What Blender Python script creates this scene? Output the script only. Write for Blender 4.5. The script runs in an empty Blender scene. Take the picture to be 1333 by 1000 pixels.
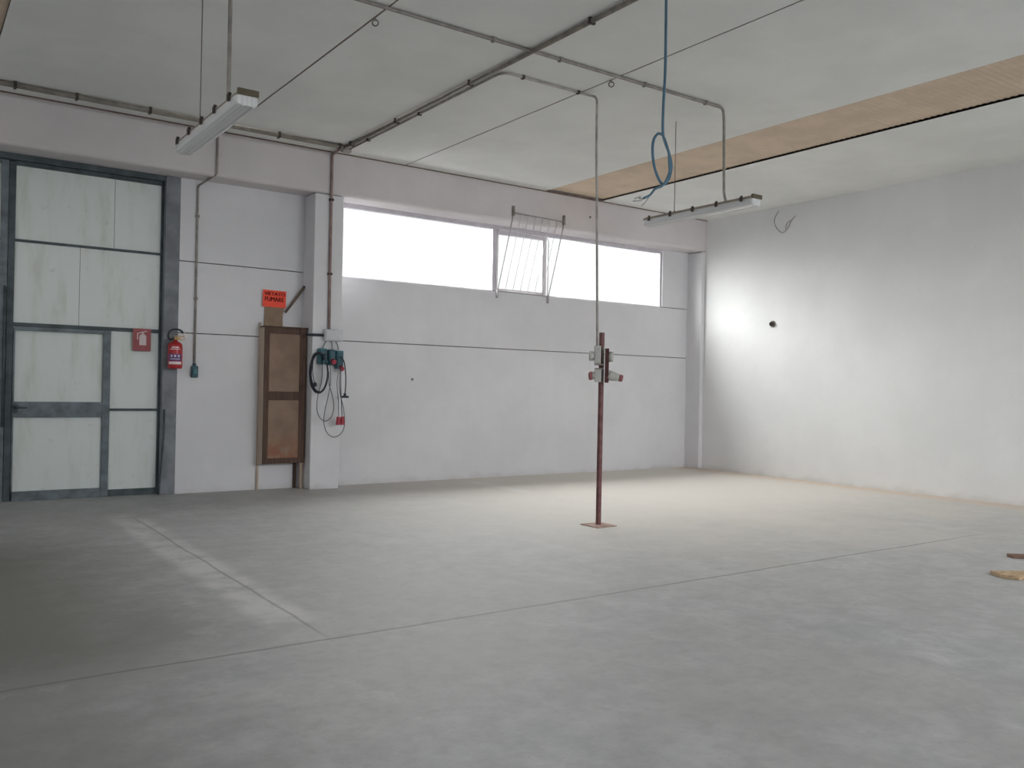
import bpy, bmesh, math, random
from mathutils import Vector, Matrix
random.seed(7)
PI = math.pi
scene = bpy.context.scene
COL = scene.collection

# ------------------------------------------------------------------ camera
F, YAW, PITCH, ROLL = 1129.13, math.radians(35.170), math.radians(0.206), math.radians(1.135)
cy, sy = math.cos(YAW), math.sin(YAW); cp, sp = math.cos(PITCH), math.sin(PITCH); cr, sr = math.cos(ROLL), math.sin(ROLL)
right = Vector((cy, -sy, 0)); fwd = Vector((sy, cy, 0)); up = Vector((0, 0, 1))
f2 = cp*fwd + sp*up; u2 = cp*up - sp*fwd
r3 = cr*right + sr*u2; u3 = cr*u2 - sr*right
EYE = Vector((0, 0, 1.5))
cam = bpy.data.cameras.new('camera'); cam.sensor_fit = 'HORIZONTAL'; cam.sensor_width = 36.0
cam.lens = F/1333*36.0; cam.clip_start = 0.05; cam.clip_end = 200
co = bpy.data.objects.new('camera', cam); COL.objects.link(co)
co.matrix_world = Matrix(((r3.x, u3.x, -f2.x, EYE.x), (r3.y, u3.y, -f2.y, EYE.y), (r3.z, u3.z, -f2.z, EYE.z), (0, 0, 0, 1)))
scene.camera = co

def at(u, v, Y):
    """point of the vertical plane y = Y seen at photo position (u, v)"""
    d = r3*((u-666.5)/F) - u3*((v-500)/F) + f2
    return EYE + d*((Y-EYE.y)/d.y)

# room dimensions
YW, YB, XR, ZC, ZB = 11.93, 11.55, 12.666, 4.786, 4.186
XL, YR = -1.1, -5.0          # left and rear walls, outside the frame

# ------------------------------------------------------------------ materials
def nodes_of(m):
    m.use_nodes = True
    nt = m.node_tree
    return nt, nt.nodes['Principled BSDF']

def srgb(c):
    return tuple(((x/255)/12.92 if x/255 <= 0.04045 else (((x/255)+0.055)/1.055)**2.4) for x in c) + (1,)

class NG:
    def __init__(s, nt): s.nt = nt
    def n(s, t, **kw):
        nd = s.nt.nodes.new(t)
        for k, v in kw.items(): setattr(nd, k, v)
        return nd
    def l(s, a, b): s.nt.links.new(a, b)
    def math(s, op, a, b=None, c=None, clamp=False):
        nd = s.n('ShaderNodeMath', operation=op); nd.use_clamp = clamp
        for i, x in enumerate((a, b, c)):
            if x is None: continue
            if hasattr(x, 'links'): s.l(x, nd.inputs[i])
            else: nd.inputs[i].default_value = x
        return nd.outputs[0]
    def step(s, x, lo, hi):
        nd = s.n('ShaderNodeMapRange', interpolation_type='SMOOTHSTEP')
        s.l(x, nd.inputs[0]); nd.inputs[1].default_value = lo; nd.inputs[2].default_value = hi
        nd.inputs[3].default_value = 0; nd.inputs[4].default_value = 1
        return nd.outputs[0]
    def mix(s, fac, a, b, mode='MIX'):
        nd = s.n('ShaderNodeMix', data_type='RGBA', blend_type=mode)
        for i, x in ((0, fac), (6, a), (7, b)):
            if hasattr(x, 'links'): s.l(x, nd.inputs[i])
            else: nd.inputs[i].default_value = x
        return nd.outputs[2]
    def noise(s, vec, scale, detail=4, rough=0.55, dist=0):
        nd = s.n('ShaderNodeTexNoise'); nd.inputs['Scale'].default_value = scale
        nd.inputs['Detail'].default_value = detail; nd.inputs['Roughness'].default_value = rough
        nd.inputs['Distortion'].default_value = dist
        s.l(vec, nd.inputs['Vector']); return nd.outputs[0]
    def scaled(s, vec, sc):
        nd = s.n('ShaderNodeMapping'); nd.inputs['Scale'].default_value = sc
        s.l(vec, nd.inputs[0]); return nd.outputs[0]

def plain(name, rgb, rough=0.6, metal=0.0, var=0.12, scale=9, spec=0.3):
    m = bpy.data.materials.new(name); nt, b = nodes_of(m); g = NG(nt)
    co_ = g.n('ShaderNodeNewGeometry').outputs['Position']
    c = srgb(rgb); d = tuple(x*(1-var*2.2) for x in c[:3])+(1,); e = tuple(min(1, x*(1+var)) for x in c[:3])+(1,)
    f = g.step(g.noise(co_, scale, 5), 0.3, 0.7)
    g.l(g.mix(f, d, e), b.inputs['Base Color'])
    b.inputs['Roughness'].default_value = rough; b.inputs['Metallic'].default_value = metal
    b.inputs['Specular IOR Level'].default_value = spec
    return m

def plaster(name, rgb, blotch=0.10, streak=0.06, bump=0.12, spec=0.15):
    """painted concrete: soft blotches, faint vertical runs, dust at the foot"""
    m = bpy.data.materials.new(name); nt, b = nodes_of(m); g = NG(nt)
    p = g.n('ShaderNodeNewGeometry').outputs['Position']
    c = srgb(rgb); dk = tuple(x*(1-blotch*1.6) for x in c[:3])+(1,)
    f1 = g.step(g.noise(p, 0.9, 6, 0.6), 0.35, 0.68)
    col = g.mix(f1, dk, c)
    st = g.step(g.noise(g.scaled(p, (3.0, 3.0, 0.25)), 1.6, 5, 0.6), 0.42, 0.72)
    col = g.mix(g.math('MULTIPLY', st, streak*3), col, tuple(x*0.78 for x in c[:3])+(1,))
    sp_ = g.step(g.noise(p, 13, 3, 0.6), 0.66, 0.78)
    col = g.mix(g.math('MULTIPLY', sp_, 0.16), col, tuple(x*0.6 for x in c[:3])+(1,))
    sep = g.n('ShaderNodeSeparateXYZ'); g.l(p, sep.inputs[0])
    foot = g.math('SUBTRACT', 1.0, g.step(g.math('ADD', sep.outputs[2], g.math('MULTIPLY', g.noise(p, 3.5, 4), -0.30)), -0.17, -0.05))
    col = g.mix(g.math('MULTIPLY', foot, 0.2), col, srgb((150, 138, 124)))
    g.l(col, b.inputs['Base Color'])
    b.inputs['Roughness'].default_value = 0.85; b.inputs['Specular IOR Level'].default_value = spec
    bp = g.n('ShaderNodeBump'); bp.inputs['Strength'].default_value = bump; bp.inputs['Distance'].default_value = 0.02
    g.l(g.noise(p, 6, 6, 0.6), bp.inputs['Height']); g.l(bp.outputs[0], b.inputs['Normal'])
    return m

M = {}
M['wall'] = plaster('white_painted_concrete', (219, 219, 222), 0.05, 0.025)
M['wall_bright'] = plaster('white_plaster', (226, 227, 227), 0.035, 0.012, 0.15)
M['beam'] = plaster('painted_beam', (212, 207, 208), 0.05, 0.02)
M['ceiling'] = plaster('ceiling_concrete', (233, 234, 231), 0.05, 0.0, 0.05)
M['seam'] = plain('dark_joint', (122, 118, 114), 0.9)
M['gap'] = plain('shadow_gap_brown', (126, 108, 98), 0.9)
M['tan'] = plain('tan_roof_sheet', (216, 196, 174), 0.7, 0, 0.04, 3)
M['conduit'] = plain('grey_conduit', (148, 143, 137), 0.55)
M['conduit_dark'] = plain('dark_conduit', (138, 132, 124), 0.6)
M['conduit_brown'] = plain('brown_conduit', (146, 126, 122), 0.6)
M['conduit_pale'] = plain('pale_conduit', (168, 163, 158), 0.55)
M['wire'] = plain('thin_wire', (112, 108, 102), 0.5)
M['steel_blue'] = plain('gate_frame_steel', (112, 122, 128), 0.6, 0, 0.16, 6)
M['steel_dark'] = plain('gate_dark_steel', (78, 88, 92), 0.6, 0, 0.16, 6)
M['steel_grey'] = plain('grey_jamb_steel', (128, 132, 138), 0.65, 0, 0.12, 4)
M['win_frame'] = plain('window_aluminium', (196, 192, 198), 0.5, 0, 0.03)
M['white_rod'] = plain('white_painted_rod', (205, 203, 204), 0.5, 0, 0.04)
M['grey_rod'] = plain('grey_painted_rod', (168, 166, 168), 0.5, 0, 0.06)
M['lamp_body'] = plain('lamp_housing', (148, 138, 126), 0.6, 0, 0.08)
M['lamp_end'] = plain('lamp_dark_end', (96, 88, 72), 0.6, 0, 0.1)
M['clip'] = plain('dark_clip', (74, 66, 62), 0.6)
M['red'] = plain('extinguisher_red', (176, 36, 44), 0.35, 0, 0.06, 9, 0.5)
M['sign_red'] = plain('sign_red', (156, 84, 88), 0.55, 0, 0.05)
M['socket_red'] = plain('socket_red', (164, 58, 72), 0.45, 0, 0.06, 9, 0.4)
M['dull_red'] = plain('faded_socket_red', (142, 90, 92), 0.55, 0, 0.06)
M['orange'] = plain('orange_sign', (246, 84, 62), 0.55, 0, 0.03)
M['ink'] = plain('dark_ink', (96, 24, 20), 0.7, 0, 0.02)
M['white'] = plain('white_print', (226, 216, 216), 0.6, 0, 0.02)
M['white_faded'] = plain('faded_white_print', (206, 192, 192), 0.6, 0, 0.02)
M['blue_ink'] = plain('blue_print', (98, 74, 128), 0.6, 0, 0.02)
M['black'] = plain('black_rubber', (44, 48, 56), 0.55, 0, 0.08)
M['brass'] = plain('brass_valve', (186, 158, 112), 0.4, 0.3, 0.05)
M['teal'] = plain('teal_plastic', (72, 122, 130), 0.5, 0, 0.06)
M['teal_dark'] = plain('dark_teal_plastic', (62, 96, 106), 0.5, 0, 0.06)
M['box_white'] = plain('white_plastic', (196, 197, 200), 0.5, 0, 0.03)
M['box_grey'] = plain('grey_plastic', (176, 176, 172), 0.5, 0, 0.05)
M['rust'] = plain('red_oxide_steel', (116, 80, 80), 0.65, 0, 0.16, 14)
M['rust_dark'] = plain('dark_red_board', (84, 54, 54), 0.7, 0, 0.12, 14)
M['rust_plate'] = plain('dusty_rust_plate', (168, 142, 130), 0.8, 0, 0.12, 14)
M['cable_grey'] = plain('grey_cable', (104, 108, 112), 0.5)
M['cable_blue'] = plain('blue_cable', (78, 112, 132), 0.5, 0, 0.06)
M['cable_end'] = plain('bare_cable_end', (140, 142, 142), 0.5)
M['bamboo'] = plain('brown_stick', (112, 98, 84), 0.7, 0, 0.15, 20)
M['cardboard'] = plain('brown_cardboard', (150, 128, 108), 0.85, 0, 0.06)

def wood(name, a, b_, scale=(14, 14, 1.2), rough=0.65):
    m = bpy.data.materials.new(name); nt, b = nodes_of(m); g = NG(nt)
    p = g.n('ShaderNodeNewGeometry').outputs['Position']
    f = g.step(g.noise(g.scaled(p, scale), 3.0, 6, 0.6, 0.6), 0.3, 0.72)
    g.l(g.mix(f, srgb(a), srgb(b_)), b.inputs['Base Color'])
    b.inputs['Roughness'].default_value = rough; b.inputs['Specular IOR Level'].default_value = 0.25
    return m
M['wood_dark'] = wood('dark_stained_wood', (74, 56, 48), (98, 76, 64))
M['wood_side'] = wood('weathered_wood', (172, 156, 140), (196, 178, 162))
M['plank'] = wood('grey_tan_plank', (150, 126, 100), (190, 164, 132), (3, 14, 14))
M['plank_dark'] = wood('brown_plank', (98, 74, 62), (124, 96, 82), (3, 14, 14))

def hardboard():
    m = bpy.data.materials.new('hardboard'); nt, b = nodes_of(m); g = NG(nt)
    p = g.n('ShaderNodeNewGeometry').outputs['Position']
    sep = g.n('ShaderNodeSeparateXYZ'); g.l(p, sep.inputs[0])
    col = g.mix(g.step(g.noise(p, 4, 5), 0.3, 0.7), srgb((126, 102, 86)), srgb((142, 118, 100)))
    low = g.math('SUBTRACT', 1.0, g.step(sep.outputs[2], 0.5, 0.85))
    low = g.math('MULTIPLY', low, g.step(g.noise(p, 5, 4), 0.35, 0.6))
    g.l(g.mix(g.math('MULTIPLY', low, 0.8), col, srgb((136, 84, 58))), b.inputs['Base Color'])
    b.inputs['Roughness'].default_value = 0.7
    return m
M['hardboard'] = hardboard()

def gate_panel(name, rgb):
    m = bpy.data.materials.new(name); nt, b = nodes_of(m); g = NG(nt)
    p = g.n('ShaderNodeNewGeometry').outputs['Position']
    c = srgb(rgb)
    f = g.step(g.noise(g.scaled(p, (2.5, 2.5, 0.5)), 2.2, 6, 0.62), 0.45, 0.8)
    col = g.mix(g.math('MULTIPLY', f, 0.4), c, srgb((168, 170, 148)))
    f2_ = g.step(g.noise(p, 7, 5, 0.6), 0.62, 0.8)
    col = g.mix(g.math('MULTIPLY', f2_, 0.28), col, srgb((140, 140, 128)))
    g.l(col, b.inputs['Base Color']); b.inputs['Roughness'].default_value = 0.6
    b.inputs['Specular IOR Level'].default_value = 0.2
    return m
M['gate_panel'] = gate_panel('pale_green_white_sheet', (216, 223, 221))
M['gate_low'] = gate_panel('blue_grey_sheet', (132, 150, 160))

def floor_mat():
    m = bpy.data.materials.new('worn_concrete'); nt, b = nodes_of(m); g = NG(nt)
    p = g.n('ShaderNodeNewGeometry').outputs['Position']
    sep = g.n('ShaderNodeSeparateXYZ'); g.l(p, sep.inputs[0]); X, Y = sep.outputs[0], sep.outputs[1]
    n1 = g.noise(p, 0.55, 7, 0.6); n2 = g.noise(p, 2.6, 7, 0.68); n3 = g.noise(p, 22, 4, 0.6)
    grey = g.mix(g.step(n2, 0.28, 0.74), srgb((155, 156, 156)), srgb((179, 180, 180)))
    grey = g.mix(g.math('MULTIPLY', g.step(n1, 0.35, 0.7), 0.55), grey, srgb((166, 165, 161)))
    n4 = g.noise(p, 8.5, 8, 0.7)
    grey = g.mix(g.math('MULTIPLY', g.math('SUBTRACT', 1.0, g.step(n4, 0.36, 0.56)), 0.28), grey, srgb((142, 142, 141)))
    # ochre dust towards the far right half of the hall
    dusty = g.math('MULTIPLY', g.step(g.math('ADD', Y, g.math('MULTIPLY', n1, 3.0)), 4.6, 10.0), g.step(X, 2.5, 9.0))
    col = g.mix(g.math('MULTIPLY', dusty, 0.75), grey, srgb((224, 217, 207)))
    # orange dust along the right wall
    edge = g.math('MULTIPLY', g.step(g.math('ADD', X, g.math('MULTIPLY', n2, 0.7)), 12.3, 13.1), 0.55)
    col = g.mix(edge, col, srgb((206, 176, 148)))
    # shade on the lane by the gate, painted into the floor colour
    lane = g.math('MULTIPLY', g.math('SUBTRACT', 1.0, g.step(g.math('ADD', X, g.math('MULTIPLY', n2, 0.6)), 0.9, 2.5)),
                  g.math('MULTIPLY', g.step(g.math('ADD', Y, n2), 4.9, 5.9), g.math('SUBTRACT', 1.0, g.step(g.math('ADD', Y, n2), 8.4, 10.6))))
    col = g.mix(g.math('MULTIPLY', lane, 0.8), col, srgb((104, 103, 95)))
    nl = g.math('MULTIPLY', g.math('SUBTRACT', 1.0, g.step(g.math('ADD', X, g.math('MULTIPLY', n2, 0.8)), 0.6, 2.3)), g.math('SUBTRACT', 1.0, g.step(Y, 4.6, 6.5)))  # shaded near left floor, darkened in the base colour as well
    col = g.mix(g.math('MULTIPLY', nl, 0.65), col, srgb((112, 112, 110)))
    # pale scuffs
    sc = g.step(g.noise(g.scaled(p, (1.0, 0.7, 1)), 1.7, 8, 0.72), 0.58, 0.72)
    near = g.math('SUBTRACT', 1.0, g.step(Y, 6.0, 8.5))
    col = g.mix(g.math('MULTIPLY', g.math('MULTIPLY', sc, near), 0.28), col, srgb((205, 205, 204)))
    # fine pores
    col = g.mix(g.math('MULTIPLY', g.step(n3, 0.58, 0.75), 0.14), col, srgb((120, 118, 112)))
    # saw-cut joints (thin dark line) and pale lime dust beside them
    wob = g.math('MULTIPLY', g.math('SUBTRACT', g.noise(p, 1.6, 3), 0.5), 0.05)
    def line(coord, c0, w):
        d = g.math('ABSOLUTE', g.math('SUBTRACT', g.math('ADD', coord, wob), c0))
        return g.math('SUBTRACT', 1.0, g.step(d, w*0.4, w))
    def band(lo, hi, coord, fade=0.3):
        return g.math('MULTIPLY', g.step(coord, lo-fade, lo+fade), g.math('SUBTRACT', 1.0, g.step(coord, hi-fade, hi+fade)))
    pale = g.math('MULTIPLY', line(X, 2.02, 0.24), band(5.2, 10.2, Y, 0.5))
    pale = g.math('MULTIPLY', pale, g.step(n2, 0.25, 0.6))
    col = g.mix(g.math('MULTIPLY', pale, 0.6), col, srgb((206, 205, 203)))
    p2 = g.math('MULTIPLY', line(X, 7.38, 0.16), band(10.0, 11.5, Y, 0.2))
    col = g.mix(g.math('MULTIPLY', p2, 0.7), col, srgb((214, 212, 208)))
    j1 = g.math('MULTIPLY', line(Y, 4.77, 0.018), g.math('SUBTRACT', 1.0, g.step(X, 8.2, 10.5)))
    j2 = g.math('MULTIPLY', line(X, 2.09, 0.016), band(4.9, 10.0, Y, 0.3))
    j = g.math('MAXIMUM', g.math('MULTIPLY', j1, g.step(n2, 0.2, 0.5)), g.math('MULTIPLY', j2, 0.8))
    col = g.mix(g.math('MULTIPLY', j, 0.55), col, srgb((98, 94, 88)))
    g.l(col, b.inputs['Base Color'])
    r = g.n('ShaderNodeMapRange'); g.l(n2, r.inputs[0]); r.inputs[3].default_value = 0.5; r.inputs[4].default_value = 0.8
    g.l(r.outputs[0], b.inputs['Roughness']); b.inputs['Specular IOR Level'].default_value = 0.25
    bp = g.n('ShaderNodeBump'); bp.inputs['Strength'].default_value = 0.12; bp.inputs['Distance'].default_value = 0.01
    g.l(n3, bp.inputs['Height']); g.l(bp.outputs[0], b.inputs['Normal'])
    return m
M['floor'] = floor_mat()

def glass():
    m = bpy.data.materials.new('window_glass'); m.use_nodes = True; nt = m.node_tree; g = NG(nt)
    nt.nodes.clear()
    out = g.n('ShaderNodeOutputMaterial'); mx = g.n('ShaderNodeMixShader')
    tr = g.n('ShaderNodeBsdfTransparent'); tr.inputs[0].default_value = (0.96, 0.97, 0.97, 1)
    gl = g.n('ShaderNodeBsdfGlossy'); gl.inputs['Roughness'].default_value = 0.05
    mx.inputs[0].default_value = 0.05
    g.l(tr.outputs[0], mx.inputs[1]); g.l(gl.outputs[0], mx.inputs[2]); g.l(mx.outputs[0], out.inputs[0])
    return m
M['glass'] = glass()

def diffuser():
    m = bpy.data.materials.new('prismatic_diffuser'); nt, b = nodes_of(m); g = NG(nt)
    p = g.n('ShaderNodeNewGeometry').outputs['Position']
    w = g.n('ShaderNodeTexWave'); w.bands_direction = 'X'; w.inputs['Scale'].default_value = 9
    g.l(p, w.inputs['Vector'])
    g.l(g.mix(w.outputs[1], srgb((230, 233, 235)), srgb((244, 244, 244))), b.inputs['Base Color'])
    b.inputs['Roughness'].default_value = 0.25
    b.inputs['Transmission Weight'].default_value = 0.25
    return m
M['diffuser'] = diffuser()

# ------------------------------------------------------------------ mesh helpers
def add_box(bm, x0, x1, y0, y1, z0, z1, mi=0, mat=None):
    vs = [bm.verts.new(((x1 if i & 1 else x0), (y1 if i & 2 else y0), (z1 if i & 4 else z0))) for i in range(8)]
    if mat is not None:
        for v in vs: v.co = mat @ v.co
    fs = []
    for q in ((0, 2, 3, 1), (4, 5, 7, 6), (0, 1, 5, 4), (2, 6, 7, 3), (0, 4, 6, 2), (1, 3, 7, 5)):
        f = bm.faces.new([vs[i] for i in q]); f.material_index = mi; fs.append(f)
    return vs, fs

def fillet(pts, r, n=5, closed=False):
    pts = [Vector(p) for p in pts]; out = [pts[0]]
    for a, b, c in zip(pts, pts[1:], pts[2:]):
        d1 = (a-b); d2 = (c-b); rr = min(r, d1.length*0.49, d2.length*0.49)
        p = b + d1.normalized()*rr; q = b + d2.normalized()*rr
        for i in range(n+1):
            t = i/n; out.append((1-t)**2*p + 2*t*(1-t)*b + t*t*q)
    out.append(pts[-1]); return out

def smooth_path(pts, n=6, closed=False):
    """Catmull-Rom through the points"""
    P = [Vector(p) for p in pts]; N = len(P); out = []
    rng = N if closed else N-1
    for i in range(rng):
        if closed: a, b, c, d = P[(i-1) % N], P[i], P[(i+1) % N], P[(i+2) % N]
        else: a, b, c, d = P[max(i-1, 0)], P[i], P[i+1], P[min(i+2, N-1)]
        for k in range(n):
            t = k/n
            out.append(0.5*((2*b) + (c-a)*t + (2*a-5*b+4*c-d)*t*t + (3*b-a-3*c+d)*t**3))
    if not closed: out.append(P[-1])
    return out

def add_tube(bm, pts, r, seg=8, closed=False, mi=0, radii=None):
    P = [Vector(p) for p in pts]; N = len(P)
    rings = []; prev = None
    for i, p in enumerate(P):
        if closed: t = (P[(i+1) % N]-P[i-1]).normalized()
        else: t = (P[min(i+1, N-1)]-P[max(i-1, 0)]).normalized()
        if prev is None:
            ref = Vector((0, 0, 1)) if abs(t.z) < 0.9 else Vector((1, 0, 0))
            nrm = (ref - t*ref.dot(t)).normalized()
        else:
            nrm = (prev - t*prev.dot(t))
            nrm = nrm.normalized() if nrm.length > 1e-6 else t.orthogonal().normalized()
        prev = nrm; bi = t.cross(nrm); rr = radii[i] if radii else r
        rings.append([bm.verts.new(p + (nrm*math.cos(2*PI*k/seg) + bi*math.sin(2*PI*k/seg))*rr) for k in range(seg)])
    m = N if closed else N-1
    for i in range(m):
        a, b = rings[i], rings[(i+1) % N]
        for k in range(seg):
            f = bm.faces.new((a[k], a[(k+1) % seg], b[(k+1) % seg], b[k])); f.smooth = True; f.material_index = mi
    if not closed:
        f = bm.faces.new(rings[0][::-1]); f.material_index = mi
        f = bm.faces.new(rings[-1]); f.material_index = mi

def add_lathe(bm, prof, c=(0, 0, 0), seg=24, mat=None, a0=0.0, a1=2*PI, mi=0):
    """profile of (radius, height) turned about z, then moved"""
    full = abs(a1-a0-2*PI) < 1e-6; n = seg if full else seg+1
    T = Matrix.Translation(c) @ (mat if mat is not None else Matrix())
    rings = []
    for r, z in prof:
        rings.append([bm.verts.new(T @ Vector((r*math.cos(a0+(a1-a0)*k/seg), r*math.sin(a0+(a1-a0)*k/seg), z))) for k in range(n)])
    for a, b in zip(rings, rings[1:]):
        for k in range(n if full else n-1):
            f = bm.faces.new((a[k], a[(k+1) % n], b[(k+1) % n], b[k])); f.smooth = True; f.material_index = mi
    if full:
        f = bm.faces.new(rings[0][::-1]); f.material_index = mi
        f = bm.faces.new(rings[-1]); f.material_index = mi

def add_prism(bm, poly, y0, y1, mi=0):
    """outline in (x, z) extruded along y"""
    a = [bm.verts.new((x, y0, z)) for x, z in poly]; b = [bm.verts.new((x, y1, z)) for x, z in poly]
    n = len(poly)
    bm.faces.new(a).material_index = mi; bm.faces.new(b[::-1]).material_index = mi
    for i in range(n): bm.faces.new((a[i], b[i], b[(i+1) % n], a[(i+1) % n])).material_index = mi

def obj(name, bm, mats, parent=None, bevel=0.0, base=None):
    bmesh.ops.recalc_face_normals(bm, faces=bm.faces[:])
    if base is not None:
        for v in bm.verts: v.co -= Vector(base)
    me = bpy.data.meshes.new(name); bm.to_mesh(me); bm.free()
    for m in (mats if isinstance(mats, (list, tuple)) else [mats]): me.materials.append(m)
    o = bpy.data.objects.new(name, me); COL.objects.link(o)
    if base is not None: o.location = base
    if parent is not None:
        o.parent = parent
        o.matrix_parent_inverse = Matrix.Translation(-Vector(parent.location))
    if bevel:
        b = o.modifiers.new('bevel', 'BEVEL'); b.width = bevel; b.segments = 2; b.limit_method = 'ANGLE'
    return o

def tag(o, label, cat, group=None, kind=None):
    o['label'] = label; o['category'] = cat
    if group: o['group'] = group
    if kind: o['kind'] = kind
    return o

def thing(name, label, cat, loc, group=None, kind=None):
    o = bpy.data.objects.new(name, None); COL.objects.link(o); o.location = loc
    o.empty_display_size = 0.1
    return tag(o, label, cat, group, kind)

def BM(): return bmesh.new()

def boxes(*bs, mi=0):
    bm = BM()
    for b in bs: add_box(bm, *b)
    return bm

def tube_bm(pts, r, seg=8, closed=False):
    bm = BM(); add_tube(bm, pts, r, seg, closed); return bm

def text_mesh(body, size, offset=0.0):
    cu = bpy.data.curves.new('lettering', 'FONT'); cu.body = body; cu.size = size
    cu.align_x = 'CENTER'; cu.align_y = 'CENTER'; cu.extrude = 0.0012; cu.offset = offset
    o = bpy.data.objects.new('lettering', cu); COL.objects.link(o)
    bpy.context.view_layer.update()
    me = bpy.data.meshes.new_from_object(o.evaluated_get(bpy.context.evaluated_depsgraph_get()))
    bpy.data.objects.remove(o); bpy.data.curves.remove(cu)
    return me

# ------------------------------------------------------------------ the setting
def struct(name, bm, mats, label, cat, bevel=0.0):
    return tag(obj(name, bm, mats, bevel=bevel), label, cat, kind='structure')

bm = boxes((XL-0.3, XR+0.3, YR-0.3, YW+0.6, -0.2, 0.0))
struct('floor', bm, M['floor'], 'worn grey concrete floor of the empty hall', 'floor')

# ceiling: precast slabs with open joints, dark deck above
bm = BM()
yc = YB-0.022
STRIP_A = (-0.45, 0.725); STRIP_B = (8.74, 9.97)
for x0, x1 in ((XL-0.3, -0.45), (0.725, 3.40), (3.422, 6.10), (6.122, 8.74), (9.97, XR+0.3)):
    add_box(bm, x0, x1, YR-0.3, yc, ZC, ZC+0.05)
add_box(bm, XL-0.3, XR+0.3, YR-0.3, YW+0.6, ZC+0.12, ZC+0.2, 1)
for x0, x1 in (STRIP_A, STRIP_B):                        # brown edges of the two recesses
    add_box(bm, x0-0.004, x0, YR, yc, ZC+0.004, ZC+0.11, 1)
    add_box(bm, x1, x1+0.004, YR, yc, ZC+0.004, ZC+0.11, 1)
for x in (3.40, 6.10, 8.735): add_box(bm, x-0.002, x+0.024, YR, yc, ZC+0.006, ZC+0.04, 1)
struct('ceiling', bm, [M['ceiling'], M['gap']], 'pale concrete slab ceiling with dark joints', 'ceiling')

def corrugated(x0, x1):
    bm = BM(); pitch = 0.076; n = int((yc-YR)/pitch)*4; rows = []
    for i in range(n+1):
        y = YR + i*pitch/4; z = ZC+0.030 + 0.006*math.sin(i*PI/2)
        rows.append((bm.verts.new((x0, y, z)), bm.verts.new((x1, y, z))))
    for a, b in zip(rows, rows[1:]): bm.faces.new((a[0], a[1], b[1], b[0])).smooth = True
    return bm
struct('trim_1', corrugated(STRIP_B[0]+0.004, STRIP_B[1]-0.001), M['tan'], 'long tan ribbed strip set in the ceiling near the right wall', 'ceiling strip')
struct('trim_2', corrugated(STRIP_A[0]+0.004, STRIP_A[1]-0.001), M['tan'], 'tan ribbed ceiling strip cut off by the top left corner', 'ceiling strip')

# edge beam over gate and window, with a rounded lower arris
bm = BM()
prof = [(YB, ZC+0.1), (YB, ZB+0.05)]
for k in range(1, 6):
    a = k/5*PI/2; prof.append((YB+0.05-0.05*math.cos(a), ZB+0.05-0.05*math.sin(a)))
prof += [(YW+0.16, ZB), (YW+0.16, ZC+0.1)]
va = [bm.verts.new((XL, y, z)) for y, z in prof]; vb = [bm.verts.new((XR, y, z)) for y, z in prof]
bm.faces.new(va); bm.faces.new(vb[::-1])
for i in range(len(prof)): bm.faces.new((va[i], vb[i], vb[(i+1) % len(prof)], va[(i+1) % len(prof)]))
struct('trim_3', bm, M['beam'], 'white painted concrete beam along the far wall top', 'beam')
struct('trim_4', boxes((0.2, XR, YB-0.018, YB+0.001, ZC-0.012, ZC+0.02)), M['gap'], 'thin brown joint where ceiling meets the beam', 'joint')

# pilasters
PL0, PL1 = 4.705, 5.14
struct('trim_5', boxes((PL0, PL1, YB+0.004, YW+0.3, 0, ZB-0.012)), M['wall'], 'white square pillar between the brown cabinet and window', 'pillar', 0.012)
struct('trim_6', boxes((12.565, XR, YB+0.012, YW+0.02, 0, ZB-0.01)), M['wall'], 'slim white corner pillar against the right wall', 'pillar', 0.01)

# far wall: horizontal panels with open dark joints; window opening 5.14..11.89 x 3.09..ZB
WX0, WX1, WZ0 = 5.10, 11.885, 3.092
bm = BM(); g_ = 0.007
JZ = (2.135, 3.088)
for x0, x1, top in ((2.985, PL0+0.05, ZB), (PL1-0.05, 12.60, None)):
    add_box(bm, x0, x1, YW, YW+0.2, 0, JZ[0]-g_)
    add_box(bm, x0, x1, YW, YW+0.2, JZ[0]+g_, JZ[1]-g_)
    if top: add_box(bm, x0, x1, YW, YW+0.2, JZ[1]+g_, top)
add_box(bm, WX1, XR+0.2, YW, YW+0.2, JZ[1]+g_, ZB)
add_box(bm, 12.60, XR+0.2, YW+0.01, YW+0.2, 0, JZ[1]+g_)
add_box(bm, 2.985, 12.6, YW+0.03, YW+0.06, JZ[0]-0.03, JZ[0]+0.03, 1)
add_box(bm, 2.985, PL0, YW+0.03, YW+0.06, JZ[1]-0.03, JZ[1]+0.03, 1)
add_box(bm, WX1+0.02, 12.6, YW+0.03, YW+0.06, JZ[1]-0.03, JZ[1]+0.03, 1)
add_box(bm, XL-0.2, -0.85, YW, YW+0.2, 0, ZB)
struct('wall_back', bm, [M['wall'], M['seam']], 'white panelled far wall below the strip window', 'wall')

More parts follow.
